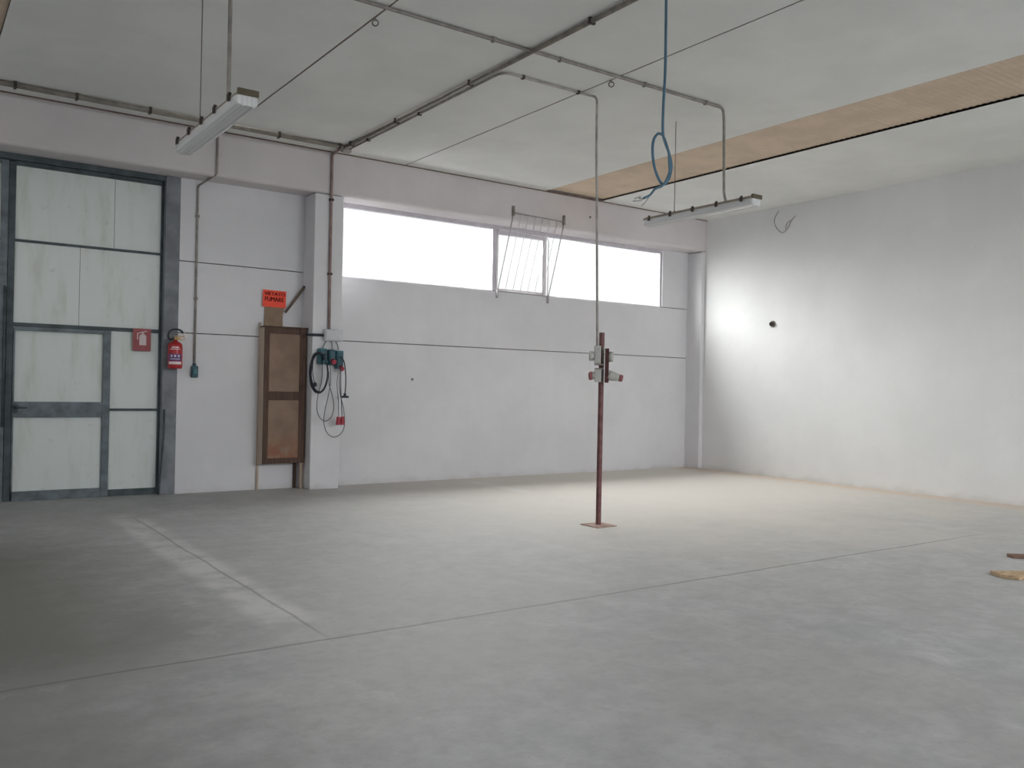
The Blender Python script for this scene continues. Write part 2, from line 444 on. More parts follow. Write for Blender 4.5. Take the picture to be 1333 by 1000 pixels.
struct('wall_right', boxes((XR, XR+0.2, YR-0.2, YW+0.4, 0, ZC+0.1)), M['wall_bright'], 'bare white plaster wall on the right', 'wall')
LZ0, LZ1, LYA, LYB = 2.9, 4.3, -3.5, 11.2
struct('wall_left', boxes((XL-0.2, XL, YR-0.2, YW+0.2, 0, LZ0), (XL-0.2, XL, YR-0.2, YW+0.2, LZ1, ZC+0.1),
                          (XL-0.2, XL, YR-0.2, LYA, LZ0, LZ1), (XL-0.2, XL, LYB, YW+0.2, LZ0, LZ1)), M['wall'], 'left hand wall with strip window, outside the picture', 'wall')
RW0, RW1, RZ0, RZ1 = 5.2, 12.45, 2.2, 4.4
struct('wall_rear', boxes((XL, RW0, YR-0.2, YR, 0, ZC+0.1), (RW1, XR, YR-0.2, YR, 0, ZC+0.1),
                          (RW0, RW1, YR-0.2, YR, 0, RZ0), (RW0, RW1, YR-0.2, YR, RZ1, ZC+0.1)), M['wall'], 'rear wall with window opening behind the viewer', 'wall')

# strip window
win = thing('window_1', 'long blown out white strip window in the far wall', 'window', (8.5, YW+0.06, WZ0), kind='structure')
FY0, FY1 = YW+0.05, YW+0.10
HEAD = 4.118
obj('frame', boxes((WX0, WX1, FY0-0.02, FY1, HEAD, ZB), (WX0, WX1, FY0, FY1, WZ0-0.02, WZ0+0.012),
                   (WX1-0.045, WX1, FY0-0.02, FY1, WZ0, HEAD), (WX0, WX0+0.05, FY0, FY1, WZ0, HEAD)), M['win_frame'], win, 0.004)
obj('mullion', boxes((7.985, 8.025, FY0-0.02, FY1, WZ0, HEAD)), M['win_frame'], win, 0.004)
obj('mullion', boxes((9.075, 9.115, FY0-0.01, FY1, WZ0, HEAD)), M['white_rod'], win, 0.004)
sx0, sx1 = 8.035, 9.068
sash = obj('sash', boxes((sx0, sx1, FY0-0.03, FY1-0.01, HEAD-0.075, HEAD-0.005), (sx0, sx1, FY0-0.03, FY1-0.01, WZ0+0.014, WZ0+0.05),
                         (sx0, sx0+0.04, FY0-0.03, FY1-0.01, WZ0+0.05, HEAD-0.075), (sx1-0.055, sx1, FY0-0.03, FY1-0.01, WZ0+0.05, HEAD-0.075)), M['win_frame'], win, 0.004)
for x0, x1 in ((WX0+0.05, 7.985), (9.115, WX1-0.045)):
    obj('pane', boxes((x0, x1, FY0+0.02, FY0+0.026, WZ0+0.012, HEAD)), M['glass'], win)
obj('pane', boxes((sx0+0.04, sx1-0.055, FY0+0.02, FY0+0.026, WZ0+0.05, HEAD-0.075)), M['glass'], sash)

# ------------------------------------------------------------------ steel gate
GY = 12.06     # plane of the gate leaves
struct('trim_7', boxes((2.80, 2.985, YW-0.005, YW+0.21, 0, ZB)), M['steel_grey'], 'grey steel door post right of the gate', 'door post', 0.008)
struct('trim_8', boxes((-0.9, 2.80, YW+0.02, GY+0.1, 4.115, ZB)), M['steel_dark'], 'dark steel lintel above the white gate', 'lintel', 0.004)

leaf = thing('door_1', 'tall white panelled gate leaf with a wicket door in it', 'gate', (1.95, GY, 0), kind='structure')
gx0, gx1 = 1.085, 2.80
T0, T1 = GY-0.035, GY+0.035
PY = GY-0.008
obj('leaf_frame', boxes((gx0-0.062, gx0+0.012, T0, T1, 0.0, 4.10), (gx1-0.03, gx1+0.03, T0, T1, 0.0, 4.10), (gx0, gx1, T0, T1, 4.065, 4.115)), M['steel_dark'], leaf, 0.004)
obj('rail', boxes((gx0+0.012, gx1-0.03, T0, T1, 3.145, 3.175)), M['steel_dark'], leaf, 0.003)
obj('rail', boxes((gx0+0.012, gx1-0.03, T0-0.004, T1, 2.118, 2.165)), M['steel_dark'], leaf, 0.004)
obj('rail', boxes((2.19, gx1-0.03, T0, T1, 1.095, 1.125)), M['steel_dark'], leaf, 0.003)
obj('bottom_rail', boxes((2.19, gx1-0.03, T0, T1, 0.0, 0.085)), M['steel_dark'], leaf, 0.004)
def sheet(*cells):
    bm = BM()
    for x0, x1, z0, z1 in cells: add_box(bm, x0+0.003, x1-0.003, PY, PY+0.016, z0, z1)
    add_box(bm, min(c[0] for c in cells), max(c[1] for c in cells), PY+0.008, PY+0.02, cells[0][2], cells[0][3], 1)
    return bm
GM = [M['gate_panel'], M['seam']]
obj('panel', sheet((gx0, 2.205, 3.16, 4.09), (2.205, gx1, 3.16, 4.09)), GM, leaf)
obj('panel', sheet((gx0, 1.815, 2.14, 3.16), (1.815, gx1, 2.14, 3.16)), GM, leaf)
obj('panel', sheet((2.19, gx1, 1.11, 2.14)), GM, leaf)
obj('panel', sheet((2.19, gx1, 0.04, 1.11)), GM, leaf)
wk = obj('wicket_door', boxes((gx0+0.016, 2.185, T0-0.012, T1, 2.07, 2.114), (2.10, 2.185, T0-0.012, T1, 0.0, 2.07),
                              (gx0+0.016, gx0+0.035, T0-0.012, T1, 0.0, 2.07), (gx0+0.016, 2.10, T0-0.012, T1, 0.0, 0.115)), M['steel_blue'], leaf, 0.004)
obj('wicket_panel', boxes((gx0+0.03, 2.11, PY, PY+0.016, 1.2, 2.08)), M['gate_panel'], wk)
obj('wicket_panel', boxes((gx0+0.03, 2.11, PY, PY+0.016, 0.1, 1.03)), M['gate_panel'], wk)
obj('lock_rail', boxes((gx0+0.036, 2.10, T0-0.014, T1, 1.015, 1.205)), M['steel_blue'], wk, 0.004)
bm = BM()
add_box(bm, 1.10, 1.16, T0-0.026, T0-0.012, 1.07, 1.17)
add_tube(bm, fillet([(1.13, T0-0.02, 1.14), (1.13, T0-0.07, 1.14), (1.255, T0-0.07, 1.135)], 0.02), 0.011)
obj('door_handle', bm, M['steel_dark'], wk)

lf = thing('door_2', 'edge of second gate leaf at the far left of picture', 'gate', (0.2, GY, 0), kind='structure')
lx1 = 1.018
obj('leaf_frame', boxes((lx1-0.075, lx1, T0-0.01, T1, 0.0, 4.10), (-0.85, -0.78, T0, T1, 0.0, 4.10), (-0.8, lx1, T0, T1, 4.065, 4.115), (-0.8, lx1, T0, T1, 0.0, 0.1)), M['steel_blue'], lf, 0.004)
obj('bolt', tube_bm([(lx1-0.015, T0-0.03, 0.9), (lx1-0.015, T0-0.03, 2.6)], 0.013), M['steel_dark'], lf)
obj('rail', boxes((-0.8, lx1-0.07, T0, T1, 3.145, 3.175)), M['steel_dark'], lf)
obj('rail', boxes((-0.8, lx1-0.07, T0, T1, 2.11, 2.15)), M['steel_dark'], lf)
obj('rail', boxes((-0.8, lx1-0.07, T0, T1, 1.12, 1.16)), M['steel_dark'], lf)
for z0, z1 in ((3.16, 4.09), (2.13, 3.16), (1.14, 2.13)):
    obj('panel', boxes((-0.8, lx1-0.05, PY, PY+0.016, z0, z1)), M['gate_panel'], lf)
obj('panel', boxes((-0.8, lx1-0.05, PY, PY+0.016, 0.05, 1.14)), M['gate_low'], lf)

# ------------------------------------------------------------------ fluorescent lamps
LX, LY0, LY1 = 7.688, 6.285, 8.02
ZT, ZM, ZL = 3.668, 3.632, 3.556      # top, rim, bottom
SY = 6.76                              # stem
def capsule_bm(prof, L0, L1, n=8, seglen=6):
    """a closed body with a (half width, z) profile running along y with rounded plan ends"""
    bm = BM(); rows = []
    W = max(w for w, z in prof)
    stations = []
    for k in range(n+1):
        a = k/n*PI/2; stations.append((L0 + W*0.55*(1-math.sin(a)), max(0.35, math.cos(PI/2-a)**0.5)))
    stations = [(L0, 0.72), (L0+0.012, 0.88), (L0+0.035, 0.97), (L0+0.07, 1.0), (L1-0.07, 1.0), (L1-0.035, 0.97), (L1-0.012, 0.88), (L1, 0.72)]
    for y, s in stations:
        ring = [bm.verts.new((w*s, y, z)) for w, z in prof] + [bm.verts.new((-w*s, y, z)) for w, z in reversed(prof)]
        rows.append(ring)
    m = len(rows[0])
    for a, b in zip(rows, rows[1:]):
        for i in range(m): bm.faces.new((a[i], a[(i+1) % m], b[(i+1) % m], b[i]))
    bm.faces.new(rows[0]); bm.faces.new(rows[-1][::-1])
    return bm

def make_lamp(label):
    t = thing('fluorescent_lamp', label, 'lamp', (LX, SY, ZT), 'fluorescent ceiling lamps')
    def moved(bm):
        for v in bm.verts: v.co.x += LX
        return bm
    obj('housing', moved(capsule_bm([(0.092, ZM), (0.092, ZM+0.010), (0.078, ZM+0.022), (0.06, ZT)], LY0, LY1)), M['lamp_body'], t, 0.003)
    obj('diffuser', moved(capsule_bm([(0.087, ZM), (0.086, ZM-0.040), (0.076, ZM-0.062), (0.045, ZL), (0.03, ZL+0.004)], LY0+0.006, LY1-0.006)), M['diffuser'], t)
    obj('end_cap', moved(boxes((-0.078, 0.078, LY0-0.008, LY0+0.02, ZM+0.002, ZT+0.012))), M['lamp_end'], t, 0.004)
    for k in range(5):
        y = LY0+0.14+k*(LY1-LY0-0.28)/4
        for s in (-1, 1):
            bm = BM()
            add_box(bm, s*0.101-0.009, s*0.101+0.009, y-0.016, y+0.016, ZM-0.022, ZM+0.028)
            add_box(bm, s*0.093-0.012, s*0.093+0.012, y-0.010, y+0.010, ZM+0.022, ZM+0.044)
            obj('clip', moved(bm), M['clip'], t, 0.003)
    bm = BM(); add_tube(bm, [(LX, 7.54, ZT-0.005), (LX, 7.54, ZC)], 0.0045, 6)
    add_lathe(bm, [(0.016, 0), (0.016, 0.02)], (LX, 7.54, ZT), 10)
    obj('suspension_wire', bm, M['wire'], t)
    return t
lampA = make_lamp('grey fluorescent lamp hanging near the right wall and tan ceiling strip')
def dup(root, loc, label):
    r = root.copy(); COL.objects.link(r); r.location = loc; r['label'] = label
    for ch in list(root.children):
        c = ch.copy(); COL.objects.link(c); c.parent = r; c.matrix_parent_inverse = ch.matrix_parent_inverse.copy()
        for gch in ch.children:
            d = gch.copy(); COL.objects.link(d); d.parent = c; d.matrix_parent_inverse = gch.matrix_parent_inverse.copy()
    return r
LX2 = 2.03
lampB = dup(lampA, (LX2, SY, ZT-0.05), 'white fluorescent lamp hanging above the steel gate at left')

# ------------------------------------------------------------------ conduits
def saddles(bm, pts, r, mi=1):
    for p, ax in pts:
        p = Vector(p)
        if ax == 'x': add_box(bm, p.x-0.012, p.x+0.012, p.y-r-0.008, p.y+r+0.008, p.z-r-0.006, ZC+0.001, mi)
        if ax == 'y': add_box(bm, p.x-r-0.008, p.x+r+0.008, p.y-0.012, p.y+0.012, p.z-r-0.006, ZC+0.001, mi)
ZP = ZC-0.020
CY = 6.80
bm = BM()
def conduit(name, label, pts, r, mat, clips=(), fil=0.09, saddle_mat=None, group=None):
    bm = BM(); add_tube(bm, fillet(pts, fil, 6), r, 8)
    o = obj(name, bm, mat)
    tag(o, label, 'pipe', group)
    for ax, p in clips:
        p = Vector(p); b = BM()
        if ax == 'x': add_box(b, p.x-0.014, p.x+0.014, p.y-r-0.008, p.y+r+0.008, p.z-r-0.005, p.z+r+0.004)
        elif ax == 'y': add_box(b, p.x-r-0.008, p.x+r+0.008, p.y-0.014, p.y+0.014, p.z-r-0.005, p.z+r+0.004)
        else: add_box(b, p.x-r-0.008, p.x+r+0.008, p.y-r-0.005, p.y+r+0.006, p.z-0.016, p.z+0.016)
        obj('clip', b, saddle_mat or M['clip'], o)
    return o

conduit('conduit', 'thin grey ceiling conduit crossing over the main pipe run and dropping to both lamps',
        [(LX2-0.01, SY-0.01, ZT-0.046), (LX2, SY, ZT+0.06), (LX2, SY, ZP-0.12), (LX2, CY, ZP), (LX, CY, ZP), (LX, SY+0.02, ZP-0.12), (LX, SY, ZT+0.10), (LX, SY-0.03, ZT+0.004)], 0.0165, M['conduit'],
        [('x', (x, CY, ZP)) for x in (2.9, 4.5, 5.3, 6.45, 7.4)], 0.08, M['conduit_dark'])
conduit('conduit', 'fatter of the two parallel pipes running across the ceiling from the pillar',
        [(4.945, YB-0.33, ZP-0.008), (4.945, 2.6, ZP-0.008)], 0.024, M['conduit_dark'], [('y', (4.945, y, ZP-0.008)) for y in (4.2, 5.9, 7.9, 9.6, 10.9)])
conduit('conduit', 'conduit bending off the ceiling run and dropping to the red post',
        [(5.045, YB-0.36, ZP), (5.045, 7.43, ZP), (6.215, 7.43, ZP), (6.222, 7.31, 4.72), (6.220, 7.30, 4.2), (6.217, 7.218, 1.96)], 0.0135, M['conduit_pale'],
        [('x', (5.3, 7.43, ZP)), ('x', (6.05, 7.43, ZP)), ('y', (5.045, 9.2, ZP)), ('y', (5.045, 10.6, ZP))], 0.12)
bm = BM()
conduit('conduit', 'thick dark conduit along the ceiling edge above the gate',
        [(-1.0, 11.10, ZP-0.016), (4.90, 11.10, ZP-0.016)], 0.032, M['conduit_dark'], [('x', (x, 11.10, ZP-0.016)) for x in (0.98, 1.6, 2.4, 3.3, 4.0, 4.85)])
conduit('conduit', 'brown conduit running down the white pillar to the junction box',
        [(4.90, 11.14, ZP-0.02), (4.935, YB-0.02, ZP-0.02), (4.935, YB-0.02, 3.2), (4.94, YB-0.02, 2.27)], 0.021, M['conduit_brown'],
        [('z', (4.935, YB-0.02, z)) for z in (4.1, 3.05)], 0.05)
tag(obj('ceiling_bracket', boxes((4.965, 5.09, 11.23, 11.32, ZC-0.05, ZC)), M['conduit_pale']), 'small pale box on ceiling where pillar pipe meets the ceiling run', 'bracket')
swx = 3.20
conduit('conduit', 'thin conduit running down beside the extinguisher to the teal switch',
        [(3.335, YB-0.25, ZP), (3.335, YB-0.014, ZP-0.01), (3.335, YB-0.014, ZB+0.03), (swx, YW-0.014, ZB-0.08), (swx, YW-0.014, 3.6), (swx, YW-0.014, 1.71)], 0.0155, M['conduit'],
        [('z', (swx, YW-0.014, z)) for z in (3.7, 2.6)], 0.04, M['conduit_dark'])
conduit('conduit', 'short black pipe joining the brown cabinet to the junction box', [(4.60, YB-0.02, 2.175), (4.86, YB-0.02, 2.18)], 0.019, M['black'])

# junction box and sockets on the pillar
jb = thing('junction_box', 'white junction box on pillar above the teal sockets', 'junction box', (4.985, YB, 2.17))
obj('box', boxes((4.855, 5.13, YB-0.085, YB, 2.10, 2.265)), M['box_white'], jb, 0.012)
obj('lid', boxes((4.87, 5.115, YB-0.097, YB-0.083, 2.115, 2.25)), M['box_white'], jb, 0.005)
for k, (x, xe, ze) in enumerate(((4.90, 4.835, 1.98), (4.97, 4.98, 1.97), (5.03, 5.075, 1.98))):
    obj('lead', tube_bm(smooth_path([(x, YB-0.04, 2.11), (x*0.4+xe*0.6, YB-0.05, 2.05), (xe, YB-0.05, ze)]), 0.008), M['cable_grey'], jb)

def socket(cx, z0, z1, w, label, mat, red, red_z, group='teal sockets on the pillar'):
    d = 0.10
    t = thing('wall_socket', label, 'socket', (cx, YB, (z0+z1)/2), group)
    obj('housing', boxes((cx-w/2, cx+w/2, YB-d, YB, z0, z1)), mat, t, 0.014)
    obj('face_plate', boxes((cx-w/2+0.012, cx+w/2-0.012, YB-d-0.012, YB-d+0.004, z0+0.02, z1-0.02)), M['teal_dark'], t, 0.006)
    R_ = Matrix.Rotation(math.radians(112), 4, 'X')
    bm = BM(); add_lathe(bm, [(0.028, 0), (0.031, 0.02), (0.031, 0.055), (0.034, 0.06), (0.034, 0.075)], (cx, YB-d+0.01, red_z), 18, R_)
    obj('socket_collar', bm, red, t)
    bm = BM(); add_lathe(bm, [(0.036, 0.073), (0.036, 0.083), (0.024, 0.09)], (cx, YB-d+0.01, red_z), 18, R_)
    obj('flap_cover', bm, red, t)
    return t
s1 = socket(4.83, 1.77, 1.99, 0.115, 'leftmost teal socket box, inside the black cable coil', M['teal'], M['teal_dark'], 1.83)
s2 = socket(4.965, 1.76, 1.98, 0.10, 'middle teal socket box with red cover on the pillar', M['teal_dark'], M['socket_red'], 1.83)
s3 = socket(5.085, 1.71, 1.97, 0.105, 'rightmost teal socket box, at the pillar edge', M['teal'], M['socket_red'], 1.74)

YC_ = YB-0.155
def pth(pts, Y=YC_, n=6, closed=False):
    """cable path: points measured on the pillar (photo crop read at 6.25 per unit)"""
    return smooth_path([at(390+a/6.25, 420+b/6.25, Y-(i % 3)*0.004) for i, (a, b) in enumerate(pts)], n, closed)
bm = BM()
for k in range(4):
    pts = []
    for i in range(18):
        a = 2*PI*i/18 + k
        pts.append((155+(76-k*3)*math.cos(a)+random.uniform(-3, 3)+k*2, 408+(168-k*4)*math.sin(a)+random.uniform(-3, 3)))
    add_tube(bm, pth(pts, YC_-0.012*k+0.02, 4, True), 0.0085, 7, True)
co_ = obj('cable_coil', bm, M['black']); tag(co_, 'coil of black cable hung on the white pillar', 'cable')
obj('tail', tube_bm(pth([(120, 275), (108, 330), (108, 420), (122, 490)]), 0.006), M['black'], co_)
bm = BM(); p = at(390+125/6.25, 420+505/6.25, YC_); add_lathe(bm, [(0.012, -0.03), (0.024, -0.02), (0.026, 0.02), (0.010, 0.035)], p, 12)
obj('plug', bm, M['black'], co_)
bm = BM(); p = at(390+190/6.25, 420+262/6.25, YB-0.12)
add_tube(bm, fillet([(p.x, YB-0.09, p.z), (p.x, YC_-0.06, p.z), (p.x, YC_-0.06, p.z+0.05)], 0.02), 0.008)
obj('hook', bm, M['steel_dark'], co_)

c1 = tag(obj('cable', tube_bm(pth([(185, 330), (180, 470), (150, 590), (140, 700), (165, 775), (215, 802), (262, 760), (278, 680), (262, 580), (240, 500), (238, 400)], YC_+0.03), 0.0065), M['cable_grey']),
         'smaller grey cable loop hanging under the black coil', 'cable')
c2 = tag(obj('cable', tube_bm(pth([(250, 345), (252, 410), (250, 500), (232, 600), (205, 720), (198, 820), (225, 900), (280, 932), (335, 905), (364, 840), (360, 720), (335, 600), (322, 500), (326, 400), (326, 360)], YC_), 0.0065), M['cable_grey']),
         'larger grey cable loop hanging lowest on the pillar', 'cable')
rp = at(390+330/6.25, 420+800/6.25, YC_-0.03)
pl = thing('power_plug', 'red two part plug hanging on its cable beside the pillar edge', 'plug', rp)
bm = BM(); add_lathe(bm, [(0.022, 0.06), (0.026, 0.045), (0.03, 0.01), (0.036, -0.045), (0.036, -0.055)], rp+Vector((-0.028, 0, 0)), 14); obj('plug_body', bm, M['socket_red'], pl)
bm = BM(); add_lathe(bm, [(0.02, 0.06), (0.026, 0.045), (0.03, 0.01), (0.036, -0.045), (0.036, -0.055)], rp+Vector((0.034, 0, 0.002)), 14); obj('plug_body', bm, M['socket_red'], pl)
obj('cord', tube_bm(pth([(318, 760), (316, 640), (305, 500), (314, 400), (316, 350)], YC_-0.03), 0.006), M['cable_grey'], pl)
obj('cord', tube_bm(pth([(345, 760), (340, 640), (335, 520), (336, 400), (334, 350)], YC_-0.03), 0.006), M['black'], pl)
tp = at(390+370/6.25, 420+605/6.25, YC_)
bt = thing('power_cable', 'black cable with a black tee plug hanging at the pillar edge', 'cable', tp)
obj('cord', tube_bm(pth([(330, 275), (362, 320), (375, 430), (374, 530), (368, 580)]), 0.0085), M['black'], bt)
bm = BM(); add_box(bm, tp.x-0.045, tp.x+0.05, tp.y-0.02, tp.y+0.02, tp.z-0.014, tp.z+0.016); add_box(bm, tp.x-0.02, tp.x+0.012, tp.y-0.018, tp.y+0.018, tp.z+0.01, tp.z+0.05)
obj('plug', bm, M['black'], bt, 0.006)

# teal switch at the end of the left conduit
sw = thing('wall_switch', 'teal switch box under the conduit right of the extinguisher', 'switch', (swx, YW, 1.62))
obj('housing', boxes((swx-0.042, swx+0.042, YW-0.065, YW, 1.545, 1.70)), M['teal_dark'], sw, 0.012)
obj('switch_button', boxes((swx-0.022, swx+0.022, YW-0.08, YW-0.06, 1.595, 1.655)), M['teal'], sw, 0.006)
bm = BM(); add_lathe(bm, [(0.022, 1.695), (0.022, 1.715), (0.018, 1.735)], (swx, YW-0.02, 0), 12)
obj('gland', bm, M['teal_dark'], sw)

# ------------------------------------------------------------------ fire extinguisher and sign
EX, EY = 2.925, YW-0.125
ER = 0.090
zt, zb = 2.00, 1.655
ex = thing('fire_extinguisher', 'red fire extinguisher with black hose hung on the grey door post', 'fire extinguisher', (EX, EY, zb))
bm = BM()
add_lathe(bm, [(ER*0.86, zb), (ER*0.97, zb+0.012), (ER, zb+0.03), (ER, zt-0.055), (ER*0.95, zt-0.028), (ER*0.75, zt-0.008), (ER*0.45, zt+0.006), (0.022, zt+0.012), (0.022, zt+0.03)], (EX, EY, 0), 32)
obj('cylinder', bm, M['red'], ex)
bm = BM(); add_lathe(bm, [(0.02, zt+0.028), (0.03, zt+0.034), (0.03, zt+0.06), (0.018, zt+0.066)], (EX, EY, 0), 14); add_box(bm, EX-0.02, EX+0.06, EY-0.014, EY+0.014, zt+0.04, zt+0.062)
obj('valve', bm, M['brass'], ex, 0.003)
bm = BM()
add_box(bm, EX-0.01, EX+0.125, EY-0.011, EY+0.011, zt+0.072, zt+0.086, mat=Matrix.Translation((0, 0, 0)))
add_box(bm, EX+0.0, EX+0.115, EY-0.011, EY+0.011, zt+0.03, zt+0.042)
obj('handle', bm, M['brass'], ex, 0.003)
hp = smooth_path([(EX-0.03, EY-0.02, zt+0.045), (EX-0.075, EY-0.04, zt+0.03), (EX-0.105, EY-0.05, zt+0.075), (EX-0.085, EY-0.05, zt+0.135), (EX-0.03, EY-0.05, zt+0.165), (EX+0.05, EY-0.045, zt+0.155), (EX+0.10, EY-0.04, zt+0.10)])
obj('hose', tube_bm(hp, 0.0125, 10), M['black'], ex)
hp = smooth_path([(EX+0.085, EY-0.04, zt+0.12), (EX+0.11, EY-0.04, zt+0.085), (EX+0.118, EY-0.035, zt+0.05)], 4)
obj('nozzle', tube_bm(hp, 0.016, 10), M['white'], ex)
am = math.atan2(-EY, -EX)
def band(z0, z1, half, mat, da=0.0, rr=0.0015, name='label_print'):
    bm = BM(); add_lathe(bm, [(ER+rr, z0), (ER+rr, z1)], (EX, EY, 0), 12, None, am+da-half, am+da+half); obj(name, bm, mat, ex)
band(zt-0.098, zt-0.088, 0.75, M['white']); band(zt-0.075, zt-0.062, 0.5, M['white'])
band(zt-0.245, zt-0.155, 0.95, M['blue_ink'], 0, 0.001)
for d in (-0.5, 0.0, 0.5): band(zt-0.195, zt-0.168, 0.13, M['white'], d, 0.0025)
band(zt-0.225, zt-0.217, 0.7, M['white'], 0, 0.0025)
band(zt-0.290, zt-0.255, 0.95, M['white'], 0, 0.0025)
obj('wall_bracket', boxes((EX-0.03, EX+0.03, EY+ER-0.005, YW-0.003, zt-0.06, zt-0.02)), M['steel_dark'], ex)

sgx0, sgx1, sgz0, sgz1 = 2.445, 2.665, 1.875, 2.165
SYY = T0-0.02
es = thing('fire_extinguisher_sign', 'red sign with white extinguisher pictogram on the gate', 'sign', (2.555, SYY, 1.88))
obj('plate', boxes((sgx0, sgx1, SYY-0.004, SYY, sgz0, sgz1)), M['sign_red'], es, 0.001)
bm = BM(); cx = 2.565
add_prism(bm, [(cx-0.042, 1.95), (cx+0.042, 1.95), (cx+0.042, 2.07), (cx+0.025, 2.09), (cx-0.025, 2.09), (cx-0.042, 2.07)], SYY-0.006, SYY-0.003)
add_prism(bm, [(cx-0.012, 2.088), (cx+0.012, 2.088), (cx+0.012, 2.112), (cx-0.012, 2.112)], SYY-0.006, SYY-0.003)
add_prism(bm, [(cx-0.02, 2.112), (cx+0.05, 2.128), (cx+0.05, 2.14), (cx-0.02, 2.124)], SYY-0.006, SYY-0.003)
add_prism(bm, [(cx-0.02, 2.122), (cx-0.07, 2.105), (cx-0.07, 2.02), (cx-0.058, 2.02), (cx-0.058, 2.096), (cx-0.02, 2.11)], SYY-0.006, SYY-0.003)
obj('pictogram', bm, M['white_faded'], es)

# ------------------------------------------------------------------ no smoking sign, cardboard, stick
NX0, NX1, NZ0, NZ1 = 4.105, 4.438, 2.555, 2.792
NY = YW-0.03
ncx, ncz = (NX0+NX1)/2, (NZ0+NZ1)/2
TL = Matrix.Translation((ncx, 0, ncz)) @ Matrix.Rotation(math.radians(1.0), 4, 'Y') @ Matrix.Translation((-ncx, 0, -ncz))
ns = thing('no_smoking_sign', 'orange sign with dark lettering above the brown cabinet', 'sign', (ncx, NY, NZ0))
bm = BM(); add_box(bm, NX0, NX1, NY-0.004, NY, NZ0, NZ1, 0, TL); obj('plate', bm, M['orange'], ns, 0.001)
for body, z, size, w in (('VIETATO', NZ1-0.052, 0.068, 0.30), ('FUMARE', NZ1-0.128, 0.088, 0.275)):
    me = text_mesh(body, size)
    bmt = BM()
    for dx in (-0.0022, 0.0, 0.0022):
        m2 = me.copy(); m2.transform(Matrix.Translation((dx, 0, 0))); bmt.from_mesh(m2)
    bmt.to_mesh(me); bmt.free()
    xs = [v.co.x for v in me.vertices]; k = w/(max(xs)-min(xs)); mid = (max(xs)+min(xs))/2
    Tm = TL @ Matrix.Translation((ncx, NY-0.0052, z)) @ Matrix.Rotation(PI/2, 4, 'X') @ Matrix.Diagonal((k, 1, 1, 1)) @ Matrix.Translation((-mid, 0, 0))
    me.transform(Tm); me.materials.append(M['ink'])
    o = bpy.data.objects.new('lettering', me); COL.objects.link(o); o.parent = ns; o.matrix_parent_inverse = Matrix.Translation(-Vector(ns.location))
bm = BM(); add_prism(bm, [(4.135, 2.284), (4.405, 2.284), (4.40, 2.40), (4.415, 2.60), (4.14, 2.60)], YW-0.018, YW-0.010)
tag(obj('cardboard_sheet', bm, M['cardboard']), 'brown cardboard piece between orange sign and cabinet top', 'cardboard')
a = at(371.5, 407, YW-0.05); b = at(396.5, 373, YW-0.05)
bm = BM(); add_tube(bm, [a, a.lerp(b, 0.5)+Vector((0, 0, -0.004)), b], 0.018, 8, radii=[0.016, 0.019, 0.022])
tag(obj('stick', bm, M['bamboo']), 'brown stick leaning diagonally beside the orange sign', 'stick')

# ------------------------------------------------------------------ shallow wooden cabinet
CX0, CX1, CYF, CZ0, CZ1 = 4.078, 4.675, 11.70, 0.375, 2.262
cb = thing('cabinet', 'tall shallow brown wooden cabinet standing against the wall beside the pillar', 'cabinet', ((CX0+CX1)/2, 11.82, 0))
obj('carcass', boxes((CX0, CX0+0.022, CYF+0.024, YW-0.002, CZ0-0.01, CZ1), (CX1-0.022, CX1, CYF+0.024, YW-0.002, CZ0, CZ1),
                     (CX0+0.022, CX1-0.022, CYF+0.024, YW-0.002, CZ1-0.022, CZ1), (CX0+0.022, CX1-0.022, CYF+0.024, YW-0.002, CZ0, CZ0+0.022),
                     (CX0+0.022, CX1-0.022, YW-0.02, YW-0.004, CZ0+0.022, CZ1-0.022)), M['wood_side'], cb, 0.003)
dr = obj('door', boxes((CX0, CX0+0.07, CYF, CYF+0.024, CZ0, CZ1), (CX1-0.09, CX1, CYF, CYF+0.024, CZ0, CZ1),
                       (CX0+0.07, CX1-0.09, CYF, CYF+0.024, CZ1-0.085, CZ1), (CX0+0.07, CX1-0.09, CYF, CYF+0.024, CZ0, CZ0+0.075),
                       (CX0+0.07, CX1-0.09, CYF, CYF+0.024, 1.255, 1.375)), M['wood_dark'], cb, 0.004)
obj('door_panel', boxes((CX0+0.06, CX1-0.08, CYF+0.008, CYF+0.018, 1.365, CZ1-0.08)), M['hardboard'], dr)
obj('door_panel', boxes((CX0+0.06, CX1-0.08, CYF+0.008, CYF+0.018, CZ0+0.07, 1.265)), M['hardboard'], dr)
obj('leg', boxes((CX0-0.012, CX0+0.016, YW-0.03, YW-0.002, 0.0, CZ1+0.07)), M['wood_side'], cb, 0.003)
obj('leg', boxes((CX1-0.028, CX1+0.018, YW-0.16, YW-0.12, 0.0, CZ0+0.13)), M['wood_side'], cb, 0.003)
obj('leg', boxes((CX1-0.075, CX1-0.04, YW-0.04, YW-0.005, 0.0, CZ0)), M['wood_dark'], cb, 0.003)
obj('top_board', boxes((CX0-0.004, CX1+0.02, CYF-0.012, YW-0.004, CZ1, CZ1+0.018)), M['wood_dark'], cb, 0.003)

# thin rod leaning on the gate
a = Vector((2.775, 11.90, 0.004)); b = Vector((2.83, 11.905, 1.12))
bm = BM(); add_tube(bm, smooth_path([a, a.lerp(b, 0.35)+Vector((0.008, 0, 0)), a.lerp(b, 0.7)+Vector((0.014, 0, 0)), b]), 0.011, 8)
tag(obj('metal_rod', bm, M['steel_dark']), 'thin dark rod leaning upright at the gate right edge', 'rod')

